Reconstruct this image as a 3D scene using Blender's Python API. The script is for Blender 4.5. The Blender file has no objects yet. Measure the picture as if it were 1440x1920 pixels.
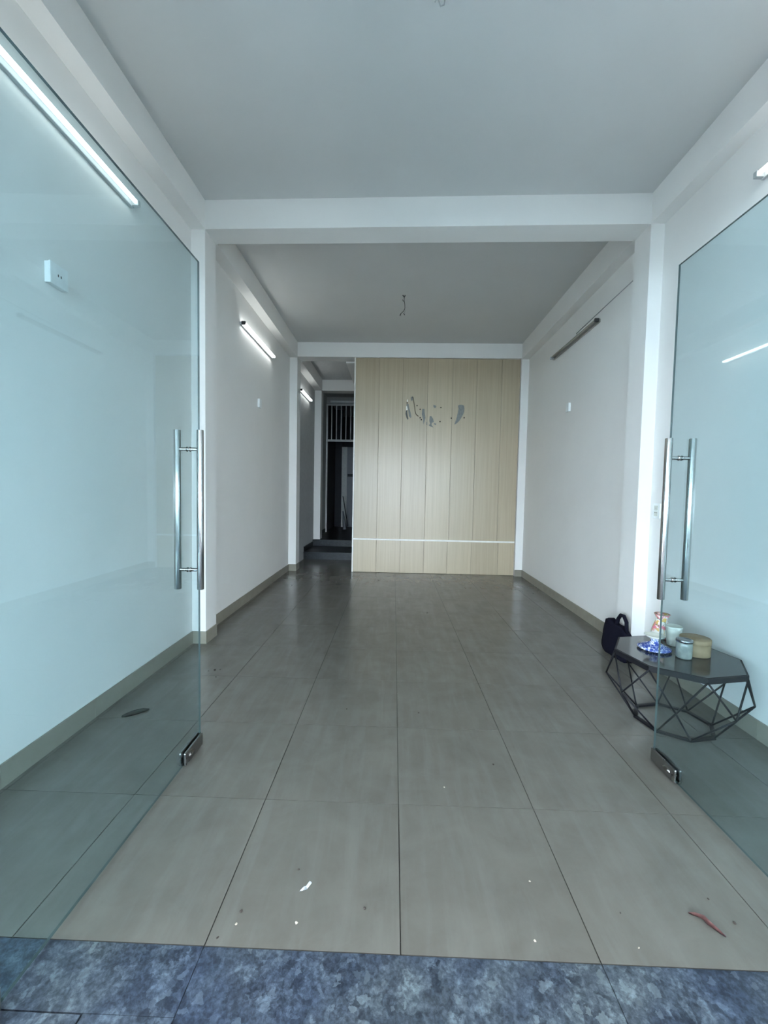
import bpy, bmesh, math, random
from mathutils import Vector, Matrix

S = bpy.context.scene
COL = S.collection
rnd = random.Random(7)

# ------------------------------------------------------------------ camera
cam_d = bpy.data.cameras.new('camera')
cam_d.sensor_fit = 'HORIZONTAL'
cam_d.sensor_width = 36.0
cam_d.lens = 36.0 * 769.21 / 1440.0
cam_d.clip_start = 0.02
cam = bpy.data.objects.new('camera', cam_d)
COL.objects.link(cam)
R_ = Vector((0.99952243, 0.02423283, 0.01917478))
U_ = Vector((-0.02033835, 0.04871916, 0.99860543))
W_ = Vector((-0.02326486, 0.99851851, -0.04918874))
C_ = Vector((-0.04871151, -1.17390609, 1.39664258))
cam.matrix_world = Matrix(((R_.x, U_.x, -W_.x, C_.x),
                           (R_.y, U_.y, -W_.y, C_.y),
                           (R_.z, U_.z, -W_.z, C_.z), (0, 0, 0, 1)))
S.camera = cam

# ------------------------------------------------------------------ sky, exposure
world = bpy.data.worlds.new('overcast_sky')
S.world = world
world.use_nodes = True
wn = world.node_tree.nodes
wn.clear()
bg = wn.new('ShaderNodeBackground')
bg.inputs['Color'].default_value = (0.74, 0.868, 1.0, 1)
bg.inputs['Strength'].default_value = 17.0
wo = wn.new('ShaderNodeOutputWorld')
world.node_tree.links.new(bg.outputs[0], wo.inputs[0])

S.view_settings.view_transform = 'Standard'
S.view_settings.look = 'None'
S.view_settings.exposure = 0.57
S.view_settings.gamma = 1.0
S.view_settings.use_curve_mapping = False
S.cycles.use_denoising = True
S.cycles.max_bounces = 9
S.cycles.diffuse_bounces = 6
S.cycles.glossy_bounces = 4
S.cycles.transparent_max_bounces = 12
S.cycles.adaptive_threshold = 0.05
S.cycles.sample_clamp_indirect = 8.0

TUBE_STRENGTH = 4.5

# ------------------------------------------------------------------ materials
MATS = {}
def new_mat(name):
    m = bpy.data.materials.new(name)
    m.use_nodes = True
    nt = m.node_tree
    nt.nodes.clear()
    out = nt.nodes.new('ShaderNodeOutputMaterial')
    MATS[name] = m
    return m, nt, out

def N(nt, kind, **kw):
    n = nt.nodes.new('ShaderNode' + kind)
    for k, v in kw.items():
        if k in n.inputs.keys():
            n.inputs[k].default_value = v
        else:
            setattr(n, k, v)
    return n

def ramp(nt, fac, stops, interp='LINEAR'):
    r = nt.nodes.new('ShaderNodeValToRGB')
    r.color_ramp.interpolation = interp
    els = r.color_ramp.elements
    while len(els) < len(stops):
        els.new(0.5)
    for e, (p, c) in zip(els, stops):
        e.position = p
        e.color = tuple(c) + (1,) if len(c) == 3 else c
    nt.links.new(fac, r.inputs['Fac'])
    return r.outputs['Color']

def mix(nt, fac, a, b, mode='MIX'):
    m = nt.nodes.new('ShaderNodeMix')
    m.data_type = 'RGBA'
    m.blend_type = mode
    def put(sock, v):
        if hasattr(v, 'is_linked') or hasattr(v, 'links'):
            nt.links.new(v, sock)
        elif isinstance(v, (int, float)):
            sock.default_value = v
        else:
            sock.default_value = tuple(v) + (1,) if len(v) == 3 else v
    put(m.inputs[0], fac); put(m.inputs[6], a); put(m.inputs[7], b)
    return m.outputs[2]

def coords(nt, scale=(1, 1, 1), kind='Object', rot=(0, 0, 0), offset_random=False):
    if kind == 'World':
        g = nt.nodes.new('ShaderNodeNewGeometry')
        o = g.outputs['Position']
    else:
        t = nt.nodes.new('ShaderNodeTexCoord')
        o = t.outputs[kind]
    mp = nt.nodes.new('ShaderNodeMapping')
    mp.inputs['Scale'].default_value = scale
    mp.inputs['Rotation'].default_value = rot
    nt.links.new(o, mp.inputs['Vector'])
    return mp.outputs['Vector']

def noise(nt, vec, scale, detail=4, rough=0.55, dist=0.0):
    n = nt.nodes.new('ShaderNodeTexNoise')
    n.inputs['Scale'].default_value = scale
    n.inputs['Detail'].default_value = detail
    n.inputs['Roughness'].default_value = rough
    n.inputs['Distortion'].default_value = dist
    nt.links.new(vec, n.inputs['Vector'])
    return n.outputs['Fac']

def principled(nt, out, color, rough=0.5, metal=0.0, spec=0.5, bump=None, bump_strength=0.1, bump_dist=0.002, **kw):
    p = nt.nodes.new('ShaderNodeBsdfPrincipled')
    def put(nm, v):
        s = p.inputs[nm]
        if hasattr(v, 'links'):
            nt.links.new(v, s)
        elif isinstance(v, (int, float)):
            s.default_value = v
        else:
            s.default_value = tuple(v) + (1,) if len(v) == 3 else v
    put('Base Color', color); put('Roughness', rough); put('Metallic', metal)
    put('Specular IOR Level', spec)
    for k, v in kw.items():
        put(k.replace('_', ' '), v)
    if bump is not None:
        b = nt.nodes.new('ShaderNodeBump')
        b.inputs['Strength'].default_value = bump_strength
        b.inputs['Distance'].default_value = bump_dist
        nt.links.new(bump, b.inputs['Height'])
        nt.links.new(b.outputs[0], p.inputs['Normal'])
    nt.links.new(p.outputs[0], out.inputs['Surface'])
    return p

def simple(name, col, rough=0.5, metal=0.0, spec=0.5, var=0.06, scale=18.0):
    m, nt, out = new_mat(name)
    v = coords(nt)
    f = noise(nt, v, scale, 3)
    c = ramp(nt, f, [(0.3, [x * (1 - var) for x in col]), (0.7, [min(1, x * (1 + var)) for x in col])])
    principled(nt, out, c, rough, metal, spec)
    return m

# painted wall
def paint(name, col):
    m, nt, out = new_mat(name)
    v = coords(nt, kind='World')
    f = noise(nt, v, 1.3, 5, 0.6)
    c = ramp(nt, f, [(0.35, [x * 0.965 for x in col]), (0.65, col)])
    g = noise(nt, v, 160, 3, 0.6)
    principled(nt, out, c, 0.62, 0, 0.25, bump=g, bump_strength=0.12, bump_dist=0.001)
    return m
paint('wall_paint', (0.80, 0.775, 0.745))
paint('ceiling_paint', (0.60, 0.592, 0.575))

# ceramic floor tile, dusty and smeared
m, nt, out = new_mat('floor_tile')
oi = nt.nodes.new('ShaderNodeObjectInfo')
v = coords(nt, kind='World')
vo = nt.nodes.new('ShaderNodeVectorMath'); vo.operation = 'ADD'
sc = nt.nodes.new('ShaderNodeVectorMath'); sc.operation = 'SCALE'
cx = nt.nodes.new('ShaderNodeCombineXYZ')
nt.links.new(oi.outputs['Random'], cx.inputs[0]); nt.links.new(oi.outputs['Random'], cx.inputs[1])
nt.links.new(cx.outputs[0], sc.inputs[0]); sc.inputs['Scale'].default_value = 37.0
nt.links.new(v, vo.inputs[0]); nt.links.new(sc.outputs[0], vo.inputs[1])
tv = vo.outputs[0]
base = ramp(nt, noise(nt, tv, 5, 6, 0.6, 0.4), [(0.3, (0.121, 0.113, 0.097)), (0.7, (0.146, 0.138, 0.120))])
st = nt.nodes.new('ShaderNodeMapping'); st.inputs['Scale'].default_value = (9, 1.1, 1); st.inputs['Rotation'].default_value = (0, 0, 0.35)
nt.links.new(tv, st.inputs['Vector'])
streak = ramp(nt, noise(nt, st.outputs[0], 1.6, 5, 0.6, 0.5), [(0.45, (0, 0, 0)), (0.80, (1, 1, 1))])
sm = nt.nodes.new('ShaderNodeMath'); sm.operation = 'MULTIPLY'; sm.inputs[1].default_value = 0.30
nt.links.new(streak, sm.inputs[0])
c1 = mix(nt, sm.outputs[0], base, (0.205, 0.203, 0.19))
dk = ramp(nt, noise(nt, v, 3.4, 8, 0.68, 0.9), [(0.48, (0, 0, 0)), (0.78, (1, 1, 1))])
dm = nt.nodes.new('ShaderNodeMath'); dm.operation = 'MULTIPLY'; dm.inputs[1].default_value = 0.32
nt.links.new(dk, dm.inputs[0])
c2 = mix(nt, dm.outputs[0], c1, (0.085, 0.080, 0.070))
sp = ramp(nt, noise(nt, v, 90, 2, 0.5), [(0.72, (0, 0, 0)), (0.80, (1, 1, 1))])
spm = nt.nodes.new('ShaderNodeMath'); spm.operation = 'MULTIPLY'; spm.inputs[1].default_value = 0.35
nt.links.new(sp, spm.inputs[0])
c3 = mix(nt, spm.outputs[0], c2, (0.09, 0.085, 0.075))
rr = ramp(nt, noise(nt, v, 3.1, 3, 0.5, 0.3), [(0.3, (0.17,) * 3), (0.75, (0.255,) * 3)])
principled(nt, out, c3, rr, 0, 0.32)

simple('grout', (0.05, 0.048, 0.043), 0.95, spec=0.1)
# skirting tile
m, nt, out = new_mat('skirting_tile')
v = coords(nt, kind='World')
c = ramp(nt, noise(nt, v, 9, 5, 0.6), [(0.3, (0.235, 0.212, 0.168)), (0.7, (0.275, 0.252, 0.205))])
principled(nt, out, c, 0.35, 0, 0.4)

# mottled blue-grey stone
def stone(name, dark=1.0):
    m, nt, out = new_mat(name)
    v = coords(nt, kind='World')
    wv = nt.nodes.new('ShaderNodeTexNoise'); wv.inputs['Scale'].default_value = 11; wv.inputs['Detail'].default_value = 6
    wv.inputs['Roughness'].default_value = 0.65
    nt.links.new(v, wv.inputs['Vector'])
    ad = nt.nodes.new('ShaderNodeVectorMath'); ad.operation = 'MULTIPLY_ADD'
    ad.inputs[1].default_value = (0.07, 0.07, 0.07)
    nt.links.new(wv.outputs['Color'], ad.inputs[0]); nt.links.new(v, ad.inputs[2])
    vv = ad.outputs[0]
    vor = nt.nodes.new('ShaderNodeTexVoronoi'); vor.inputs['Scale'].default_value = 30
    nt.links.new(vv, vor.inputs['Vector'])
    sep = nt.nodes.new('ShaderNodeSeparateColor'); nt.links.new(vor.outputs['Color'], sep.inputs[0])
    k = lambda *c: tuple(x * dark for x in c)
    patch = ramp(nt, sep.outputs[0], [(0.0, k(0.026, 0.034, 0.048)), (0.35, k(0.060, 0.072, 0.094)), (0.7, k(0.090, 0.108, 0.132)), (0.93, k(0.15, 0.178, 0.205))])
    cloud = ramp(nt, noise(nt, v, 10, 9, 0.72, 0.8), [(0.34, k(0.030, 0.040, 0.058)), (0.5, k(0.078, 0.092, 0.118)), (0.64, k(0.17, 0.20, 0.235))])
    c = mix(nt, 0.5, patch, cloud)
    nz = ramp(nt, noise(nt, v, 70, 6, 0.7, 0.4), [(0.36, (0.40, 0.42, 0.46)), (0.5, (1, 1, 1)), (0.64, (1.75, 1.75, 1.72))])
    c = mix(nt, 0.85, c, nz, 'MULTIPLY')
    vor3 = nt.nodes.new('ShaderNodeTexVoronoi'); vor3.inputs['Scale'].default_value = 46
    nt.links.new(vv, vor3.inputs['Vector'])
    sep3 = nt.nodes.new('ShaderNodeSeparateColor'); nt.links.new(vor3.outputs['Color'], sep3.inputs[0])
    bits = ramp(nt, sep3.outputs[1], [(0.86, (0, 0, 0)), (0.95, (0.55, 0.55, 0.55))])
    c = mix(nt, bits, c, k(0.024, 0.030, 0.042))
    lite = ramp(nt, sep3.outputs[2], [(0.90, (0, 0, 0)), (0.97, (0.40, 0.40, 0.40))])
    c = mix(nt, lite, c, k(0.26, 0.30, 0.33))
    big = ramp(nt, noise(nt, v, 2.6, 3), [(0.38, (0.72, 0.82, 1.0)), (0.62, (1.15, 1.20, 1.15))])
    c = mix(nt, 1.0, c, big, 'MULTIPLY')
    principled(nt, out, c, 0.40, 0, 0.35)
stone('porch_stone', 0.60)
stone('step_stone', 0.10)

# wood laminate
m, nt, out = new_mat('wood_laminate')
oi = nt.nodes.new('ShaderNodeObjectInfo')
v = coords(nt, (34, 34, 0.55), kind='World')
g1 = noise(nt, v, 1.0, 6, 0.7, 0.2)
v2 = coords(nt, (110, 110, 1.4), kind='World')
g2 = noise(nt, v2, 1.0, 4, 0.6)
ca = ramp(nt, g1, [(0.25, (0.405, 0.325, 0.225)), (0.55, (0.455, 0.370, 0.262)), (0.8, (0.49, 0.402, 0.290))])
cb = ramp(nt, g2, [(0.3, (0.93, 0.925, 0.915)), (0.7, (1.03, 1.03, 1.03))])
c = mix(nt, 1.0, ca, cb, 'MULTIPLY')
tint = ramp(nt, oi.outputs['Random'], [(0, (0.95, 0.95, 0.95)), (1, (1.05, 1.05, 1.04))])
c = mix(nt, 1.0, c, tint, 'MULTIPLY')
principled(nt, out, c, 0.31, 0, 0.5, bump=g2, bump_strength=0.12, bump_dist=0.0008)

simple('white_trim', (0.80, 0.77, 0.72), 0.4)
simple('backing_board', (0.20, 0.16, 0.11), 0.8)
simple('glue_grey', (0.20, 0.205, 0.195), 0.75, var=0.15, scale=60)
simple('glue_dark', (0.09, 0.09, 0.085), 0.75, var=0.15, scale=60)
simple('hole_black', (0.015, 0.013, 0.012), 0.9)
simple('white_plastic', (0.80, 0.81, 0.80), 0.4)
simple('dark_plastic', (0.03, 0.03, 0.032), 0.45)
simple('cable_dark', (0.06, 0.055, 0.05), 0.6)
simple('cable_brown', (0.12, 0.085, 0.055), 0.6)
simple('cable_grey', (0.38, 0.38, 0.37), 0.6)
simple('lamp_body', (0.42, 0.43, 0.43), 0.45)
simple('lamp_body_old', (0.36, 0.345, 0.315), 0.4, metal=0.6)
simple('tube_unlit', (0.27, 0.25, 0.215), 0.18, spec=0.6)
simple('black_metal', (0.008, 0.008, 0.010), 0.5, spec=0.2)
simple('bag_fabric', (0.008, 0.008, 0.016), 0.95, spec=0.1)
simple('buckle_metal', (0.6, 0.58, 0.55), 0.25, metal=1.0)
simple('cup_white', (0.60, 0.60, 0.53), 0.35)
simple('cork_box', (0.26, 0.172, 0.095), 0.7, var=0.1, scale=30)
simple('paper_white', (0.82, 0.84, 0.86), 0.6)
simple('leaf_red', (0.17, 0.075, 0.068), 0.7, var=0.25, scale=60)
simple('leaf_dark', (0.045, 0.055, 0.045), 0.8, var=0.25, scale=60)
simple('crumb_dark', (0.04, 0.03, 0.024), 0.9)
simple('crumb_pale', (0.40, 0.35, 0.28), 0.8)
simple('gate_paint', (0.62, 0.62, 0.60), 0.5)
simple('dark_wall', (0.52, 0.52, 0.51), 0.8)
simple('back_room_wall', (0.05, 0.053, 0.06), 0.9)  # near-black: darkness of the back room put into the wall colour
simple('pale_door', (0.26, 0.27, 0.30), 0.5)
simple('concrete', (0.24, 0.24, 0.23), 0.9, var=0.1, scale=3)
simple('asphalt', (0.12, 0.12, 0.122), 0.95, var=0.12, scale=2)

# brushed steel
m, nt, out = new_mat('brushed_steel')
v = coords(nt, (260, 260, 3))
f = noise(nt, v, 1.0, 4, 0.6)
rr = ramp(nt, f, [(0.3, (0.13,) * 3), (0.7, (0.22,) * 3)])
principled(nt, out, (0.38, 0.372, 0.36), rr, 1.0)
m, nt, out = new_mat('patch_steel')
f = noise(nt, coords(nt), 14, 3)
rr = ramp(nt, f, [(0.3, (0.26,) * 3), (0.7, (0.34,) * 3)])
principled(nt, out, (0.30, 0.295, 0.29), rr, 1.0)

# tinted door glass: clear pane with a green cast and Fresnel reflection
m, nt, out = new_mat('door_glass')
tr = nt.nodes.new('ShaderNodeBsdfTransparent')
sv = noise(nt, coords(nt, (1, 2, 2)), 1.4, 4)
tc = ramp(nt, sv, [(0.3, (0.822, 0.900, 0.916)), (0.7, (0.838, 0.909, 0.924))])
nt.links.new(tc, tr.inputs['Color'])
gl = nt.nodes.new('ShaderNodeBsdfGlossy'); gl.inputs['Roughness'].default_value = 0.0
gl.inputs['Color'].default_value = (0.95, 1, 1, 1)
fr = nt.nodes.new('ShaderNodeFresnel'); fr.inputs['IOR'].default_value = 1.5
geo = nt.nodes.new('ShaderNodeNewGeometry')
# both faces of the slab reflect like an air-to-glass boundary
ior = nt.nodes.new('ShaderNodeMix'); ior.data_type = 'FLOAT'
ior.inputs[2].default_value = 1.5; ior.inputs[3].default_value = 1.0 / 1.5
nt.links.new(geo.outputs['Backfacing'], ior.inputs[0]); nt.links.new(ior.outputs[0], fr.inputs['IOR'])
ms = nt.nodes.new('ShaderNodeMixShader')
nt.links.new(fr.outputs[0], ms.inputs[0]); nt.links.new(tr.outputs[0], ms.inputs[1]); nt.links.new(gl.outputs[0], ms.inputs[2])
nt.links.new(ms.outputs[0], out.inputs['Surface'])
simple('glass_edge', (0.05, 0.068, 0.066), 0.2, spec=0.4)

# clear jar glass
m, nt, out = new_mat('jar_glass')
f = noise(nt, coords(nt), 20, 3)
c = ramp(nt, f, [(0.3, (0.16, 0.17, 0.155)), (0.7, (0.30, 0.31, 0.28))])
principled(nt, out, c, 0.12, 0, 0.6)
simple('jar_wax', (0.55, 0.57, 0.52), 0.5)
simple('jar_lid', (0.32, 0.33, 0.35), 0.25, metal=1.0)

# dark polished table top
m, nt, out = new_mat('table_top_glass')
f = noise(nt, coords(nt), 6, 5)
c = ramp(nt, f, [(0.3, (0.020, 0.021, 0.022)), (0.7, (0.030, 0.031, 0.032))])
principled(nt, out, c, 0.12, 0, 0.4)

# blue-and-white porcelain
m, nt, out = new_mat('blue_porcelain')
v = coords(nt)
vor = nt.nodes.new('ShaderNodeTexVoronoi'); vor.inputs['Scale'].default_value = 75
nt.links.new(v, vor.inputs['Vector'])
a = noise(nt, v, 55, 5, 0.6, 1.2)
c = ramp(nt, a, [(0.44, (0.03, 0.055, 0.25)), (0.53, (0.12, 0.18, 0.42)), (0.60, (0.78, 0.80, 0.84))])
principled(nt, out, c, 0.15, 0, 0.55)
simple('porcelain_inside', (0.60, 0.60, 0.52), 0.2)

# floral vase glaze
m, nt, out = new_mat('floral_glaze')
v = coords(nt)
n1 = noise(nt, v, 22, 3, 0.5, 0.8)
pk = ramp(nt, n1, [(0.50, (0, 0, 0)), (0.56, (1, 1, 1))])
c = mix(nt, pk, (0.80, 0.77, 0.70), (0.74, 0.20, 0.26))
v2 = coords(nt, (1, 1, 1), rot=(1, 2, 0.5))
n2 = noise(nt, v2, 26, 3, 0.5, 0.6)
og = ramp(nt, n2, [(0.56, (0, 0, 0)), (0.61, (1, 1, 1))])
c = mix(nt, og, c, (0.66, 0.42, 0.12))
v3 = coords(nt, (1, 1, 1), rot=(2, 0.3, 1.5))
n3 = noise(nt, v3, 30, 3)
gr = ramp(nt, n3, [(0.60, (0, 0, 0)), (0.64, (1, 1, 1))])
c = mix(nt, gr, c, (0.20, 0.17, 0.14))
principled(nt, out, c, 0.2, 0, 0.5)
simple('glaze_rim', (0.30, 0.17, 0.13), 0.3)

# lit tube
m, nt, out = new_mat('tube_lit')
em = nt.nodes.new('ShaderNodeEmission')
em.inputs['Color'].default_value = (0.93, 1.0, 1.0, 1)
em.inputs['Strength'].default_value = TUBE_STRENGTH
nt.links.new(em.outputs[0], out.inputs['Surface'])

m, nt, out = new_mat('tube_bright')
em = nt.nodes.new('ShaderNodeEmission')
em.inputs['Color'].default_value = (0.93, 1.0, 1.0, 1)
em.inputs['Strength'].default_value = 9.0
nt.links.new(em.outputs[0], out.inputs['Surface'])

# ------------------------------------------------------------------ mesh helpers
def link(me, name, mat, parent=None, mats=None):
    o = bpy.data.objects.new(name, me)
    COL.objects.link(o)
    for mm in (mats or [mat]):
        me.materials.append(MATS[mm])
    if parent is not None:
        o.parent = parent
    return o

def from_bm(bm, name, mat, parent=None, smooth=False, mats=None, origin=None):
    bmesh.ops.recalc_face_normals(bm, faces=bm.faces)
    if smooth:
        for f in bm.faces:
            f.smooth = True
    me = bpy.data.meshes.new(name)
    bm.to_mesh(me)
    bm.free()
    o = link(me, name, mat, parent, mats)
    return o

def tag(o, label=None, cat=None, group=None, kind=None):
    if label: o['label'] = label
    if cat: o['category'] = cat
    if group: o['group'] = group
    if kind: o['kind'] = kind
    return o

def empty(name, loc, rz=0.0):
    o = bpy.data.objects.new(name, None)
    o.empty_display_size = 0.1
    COL.objects.link(o)
    o.location = loc
    o.rotation_euler = (0, 0, rz)
    return o

def bm_box(bm, lo, hi):
    vs = [bm.verts.new((x, y, z)) for z in (lo[2], hi[2]) for y in (lo[1], hi[1]) for x in (lo[0], hi[0])]
    for q in ((0, 1, 3, 2), (4, 6, 7, 5), (0, 4, 5, 1), (2, 3, 7, 6), (0, 2, 6, 4), (1, 5, 7, 3)):
        bm.faces.new([vs[i] for i in q])
    return vs

def bm_prism(bm, pts, z0, z1):
    a = [bm.verts.new((p[0], p[1], z0)) for p in pts]
    b = [bm.verts.new((p[0], p[1], z1)) for p in pts]
    n = len(pts)
    bm.faces.new(a[::-1]); bm.faces.new(b)
    for i in range(n):
        bm.faces.new((a[i], a[(i + 1) % n], b[(i + 1) % n], b[i]))

def bm_tube(bm, pts, r, seg=10, cap=True):
    pts = [Vector(p) for p in pts]
    rings = []
    prev = None
    for i, p in enumerate(pts):
        if i == 0: d = pts[1] - p
        elif i == len(pts) - 1: d = p - pts[i - 1]
        else: d = (pts[i + 1] - p).normalized() + (p - pts[i - 1]).normalized()
        d.normalize()
        up = Vector((0, 0, 1)) if abs(d.z) < 0.95 else Vector((1, 0, 0))
        if prev is not None:
            up = prev
        x = (up - d * up.dot(d)).normalized()
        prev = x
        y = d.cross(x)
        rad = r[i] if isinstance(r, (list, tuple)) else r
        rings.append([bm.verts.new(p + (x * math.cos(2 * math.pi * k / seg) + y * math.sin(2 * math.pi * k / seg)) * rad) for k in range(seg)])
    for a, b in zip(rings, rings[1:]):
        for k in range(seg):
            bm.faces.new((a[k], a[(k + 1) % seg], b[(k + 1) % seg], b[k]))
    if cap:
        bm.faces.new(rings[0][::-1]); bm.faces.new(rings[-1])

def bm_lathe(bm, prof, seg=32, center=(0, 0, 0)):
    cx, cy, cz = center
    rings = []
    for r, z in prof:
        if r < 1e-5:
            rings.append([bm.verts.new((cx, cy, cz + z))])
        else:
            rings.append([bm.verts.new((cx + r * math.cos(2 * math.pi * k / seg), cy + r * math.sin(2 * math.pi * k / seg), cz + z)) for k in range(seg)])
    for a, b in zip(rings, rings[1:]):
        if len(a) == 1 and len(b) == 1: continue
        for k in range(seg):
            k2 = (k + 1) % seg
            if len(a) == 1: bm.faces.new((a[0], b[k2], b[k]))
            elif len(b) == 1: bm.faces.new((a[k], a[k2], b[0]))
            else: bm.faces.new((a[k], a[k2], b[k2], b[k]))

def bevel(bm, w, seg=2, edges=None):
    bmesh.ops.bevel(bm, geom=list(edges or bm.edges), offset=w, segments=seg, affect='EDGES', profile=0.5)

def box(name, lo, hi, mat, parent=None, bev=0.0, seg=2):
    bm = bmesh.new()
    bm_box(bm, lo, hi)
    if bev: bevel(bm, bev, seg)
    return from_bm(bm, name, mat, parent)

def prism(name, pts, z0, z1, mat, parent=None, kind=None):
    bm = bmesh.new()
    bm_prism(bm, pts, z0, z1)
    o = from_bm(bm, name, mat, parent)
    if kind: o['kind'] = kind
    return o

def tube(name, pts, r, mat, parent=None, seg=10):
    bm = bmesh.new()
    bm_tube(bm, pts, r, seg)
    return from_bm(bm, name, mat, parent, smooth=True)

def lathe(name, prof, mat, parent=None, seg=32):
    bm = bmesh.new()
    bm_lathe(bm, prof, seg)
    return from_bm(bm, name, mat, parent, smooth=True)

# ------------------------------------------------------------------ measured shell
FRONT = -0.25                                   # plane of the glass front
YPL, YPR, YP2L, YP2R = 2.4244, 2.3293, 2.6383, 2.5605
YBL, YBR = 5.846, 5.8098
ZB, ZC, ZB2, ZC2 = 3.618, 3.860, 3.653, 3.892
BACK = 12.6
def xwl(y): return -1.8397 + (y - YPL) * (-1.8551 + 1.8397) / (YBL - YPL)      # left wall face
def xwr(y): return 2.1129 + (y - YPR) * (2.156 - 2.1129) / (YBR - YPR)         # right wall face
def xpl(y): return -1.7165 + (y - YPL) * (-1.725 + 1.7165) / (YBL - YPL)       # left pillar / beam face
def xpr(y): return 2.002 + (y - YPR) * (2.0323 - 2.002) / (YBR - YPR)          # right pillar / beam face

def struct(o):
    o['kind'] = 'structure'
    return o

# walls
struct(prism('wall_left', [(xwl(FRONT - 0.1) - 0.12, FRONT - 0.1), (xwl(FRONT - 0.1), FRONT - 0.1), (xwl(6.09), 6.09), (xwl(6.09) - 0.12, 6.09)], -0.12, 4.02, 'wall_paint'))
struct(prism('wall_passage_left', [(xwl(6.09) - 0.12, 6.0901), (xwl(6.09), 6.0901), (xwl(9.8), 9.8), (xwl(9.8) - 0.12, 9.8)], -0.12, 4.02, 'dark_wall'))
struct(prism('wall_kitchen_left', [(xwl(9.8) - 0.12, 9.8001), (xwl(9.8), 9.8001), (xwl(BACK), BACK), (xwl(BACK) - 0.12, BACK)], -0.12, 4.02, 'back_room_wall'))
struct(prism('wall_right', [(xwr(FRONT - 0.1), FRONT - 0.1), (xwr(FRONT - 0.1) + 0.12, FRONT - 0.1), (xwr(6.4) + 0.12, 6.4), (xwr(6.4), 6.4)], -0.12, 4.02, 'wall_paint'))
# ceilings (front bay, middle bay, passage)
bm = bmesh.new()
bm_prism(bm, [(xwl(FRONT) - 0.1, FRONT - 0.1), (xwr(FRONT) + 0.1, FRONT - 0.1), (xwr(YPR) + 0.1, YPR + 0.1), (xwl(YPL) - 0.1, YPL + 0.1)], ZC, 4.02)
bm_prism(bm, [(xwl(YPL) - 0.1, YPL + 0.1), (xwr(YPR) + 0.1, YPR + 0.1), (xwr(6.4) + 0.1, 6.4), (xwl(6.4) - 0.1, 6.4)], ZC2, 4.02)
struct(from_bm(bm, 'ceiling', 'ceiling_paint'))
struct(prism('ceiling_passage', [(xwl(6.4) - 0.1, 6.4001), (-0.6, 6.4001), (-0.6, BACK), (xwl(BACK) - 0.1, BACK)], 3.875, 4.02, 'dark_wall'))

# pillars
struct(prism('pillar', [(xwl(YPL), YPL), (xpl(YPL), YPL), (xpl(YP2L), YP2L), (xwl(YP2L), YP2L)], 0, ZC, 'wall_paint'))
struct(prism('pillar', [(xpr(YPR), YPR), (xwr(YPR), YPR), (xwr(YP2R), YP2R), (xpr(YP2R), YP2R)], 0, ZC, 'wall_paint'))
struct(prism('pillar', [(xwl(YBL), YBL), (xpl(YBL), YBL), (xpl(YBL + .24), YBL + .24), (xwl(YBL + .24), YBL + .24)], 0, ZC2, 'wall_paint'))
struct(prism('pillar', [(xpr(YBR), YBR), (xwr(YBR), YBR), (xwr(YBR + .24), YBR + .24), (xpr(YBR + .24), YBR + .24)], 0, ZC2, 'wall_paint'))
struct(prism('pillar', [(xwl(8.1), 8.1), (-1.715, 8.1), (-1.715, 8.34), (xwl(8.34), 8.34)], 0.29, 3.88, 'wall_paint'))
# cross beams
struct(prism('beam', [(xpl(YPL), YPL), (xpr(YPR), YPR), (xpr(YP2R), YP2R), (xpl(YP2L), YP2L)], ZB, 3.95, 'wall_paint'))
struct(prism('beam', [(xpl(YBL), YBL), (xpr(YBR), YBR), (xpr(YBR + .24), YBR + .24), (xpl(YBL + .24), YBL + .24)], ZB2, 3.95, 'wall_paint'))
struct(prism('beam', [(-1.715, 8.1), (-0.72, 8.1), (-0.72, 8.34), (-1.715, 8.34)], 3.632, 3.95, 'wall_paint'))
# side beams along the walls
struct(prism('beam', [(xwl(FRONT) , FRONT), (xpl(FRONT), FRONT), (xpl(YPL), YPL), (xwl(YPL), YPL)], ZB, 3.95, 'wall_paint'))
struct(prism('beam', [(xpr(FRONT), FRONT), (xwr(FRONT), FRONT), (xwr(YPR), YPR), (xpr(YPR), YPR)], ZB, 3.95, 'wall_paint'))
struct(prism('beam', [(xwl(YP2L), YP2L), (xpl(YP2L), YP2L), (xpl(YBL), YBL), (xwl(YBL), YBL)], ZB2 - 0.015, 3.95, 'wall_paint'))
struct(prism('beam', [(xpr(YP2R), YP2R), (xwr(YP2R), YP2R), (xwr(YBR), YBR), (xpr(YBR), YBR)], ZB2 - 0.015, 3.95, 'wall_paint'))
struct(prism('beam', [(xwl(6.09), 6.09), (-1.70, 6.09), (-1.70, 8.1), (xwl(8.1), 8.1)], 3.632, 3.95, 'wall_paint'))
struct(prism('beam', [(-0.93, 6.09), (-0.72, 6.09), (-0.72, 8.1), (-0.93, 8.1)], 3.632, 3.95, 'wall_paint'))

# passage and back room
struct(box('wall_passage_right', (-0.72, 5.98, -0.1), (-0.6, BACK, 4.0), 'dark_wall'))  # unseen wall, added to keep the passage dark
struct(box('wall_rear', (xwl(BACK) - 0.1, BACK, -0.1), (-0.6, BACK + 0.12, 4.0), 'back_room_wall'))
struct(box('wall_back', (xpl(5.95) + 1.03, 5.965, -0.1), (xwr(6) + 0.1, 6.05, ZB2 + 0.05), 'backing_board'))
# lintel wall over the grille gate
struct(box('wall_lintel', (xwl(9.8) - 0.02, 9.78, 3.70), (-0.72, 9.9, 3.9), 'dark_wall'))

# front: glass front with a lintel above
struct(box('wall_front', (xwl(FRONT) - 0.1, FRONT - 0.06, 3.15), (xwr(FRONT) + 0.1, FRONT + 0.06, 3.95), 'wall_paint'))

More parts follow.
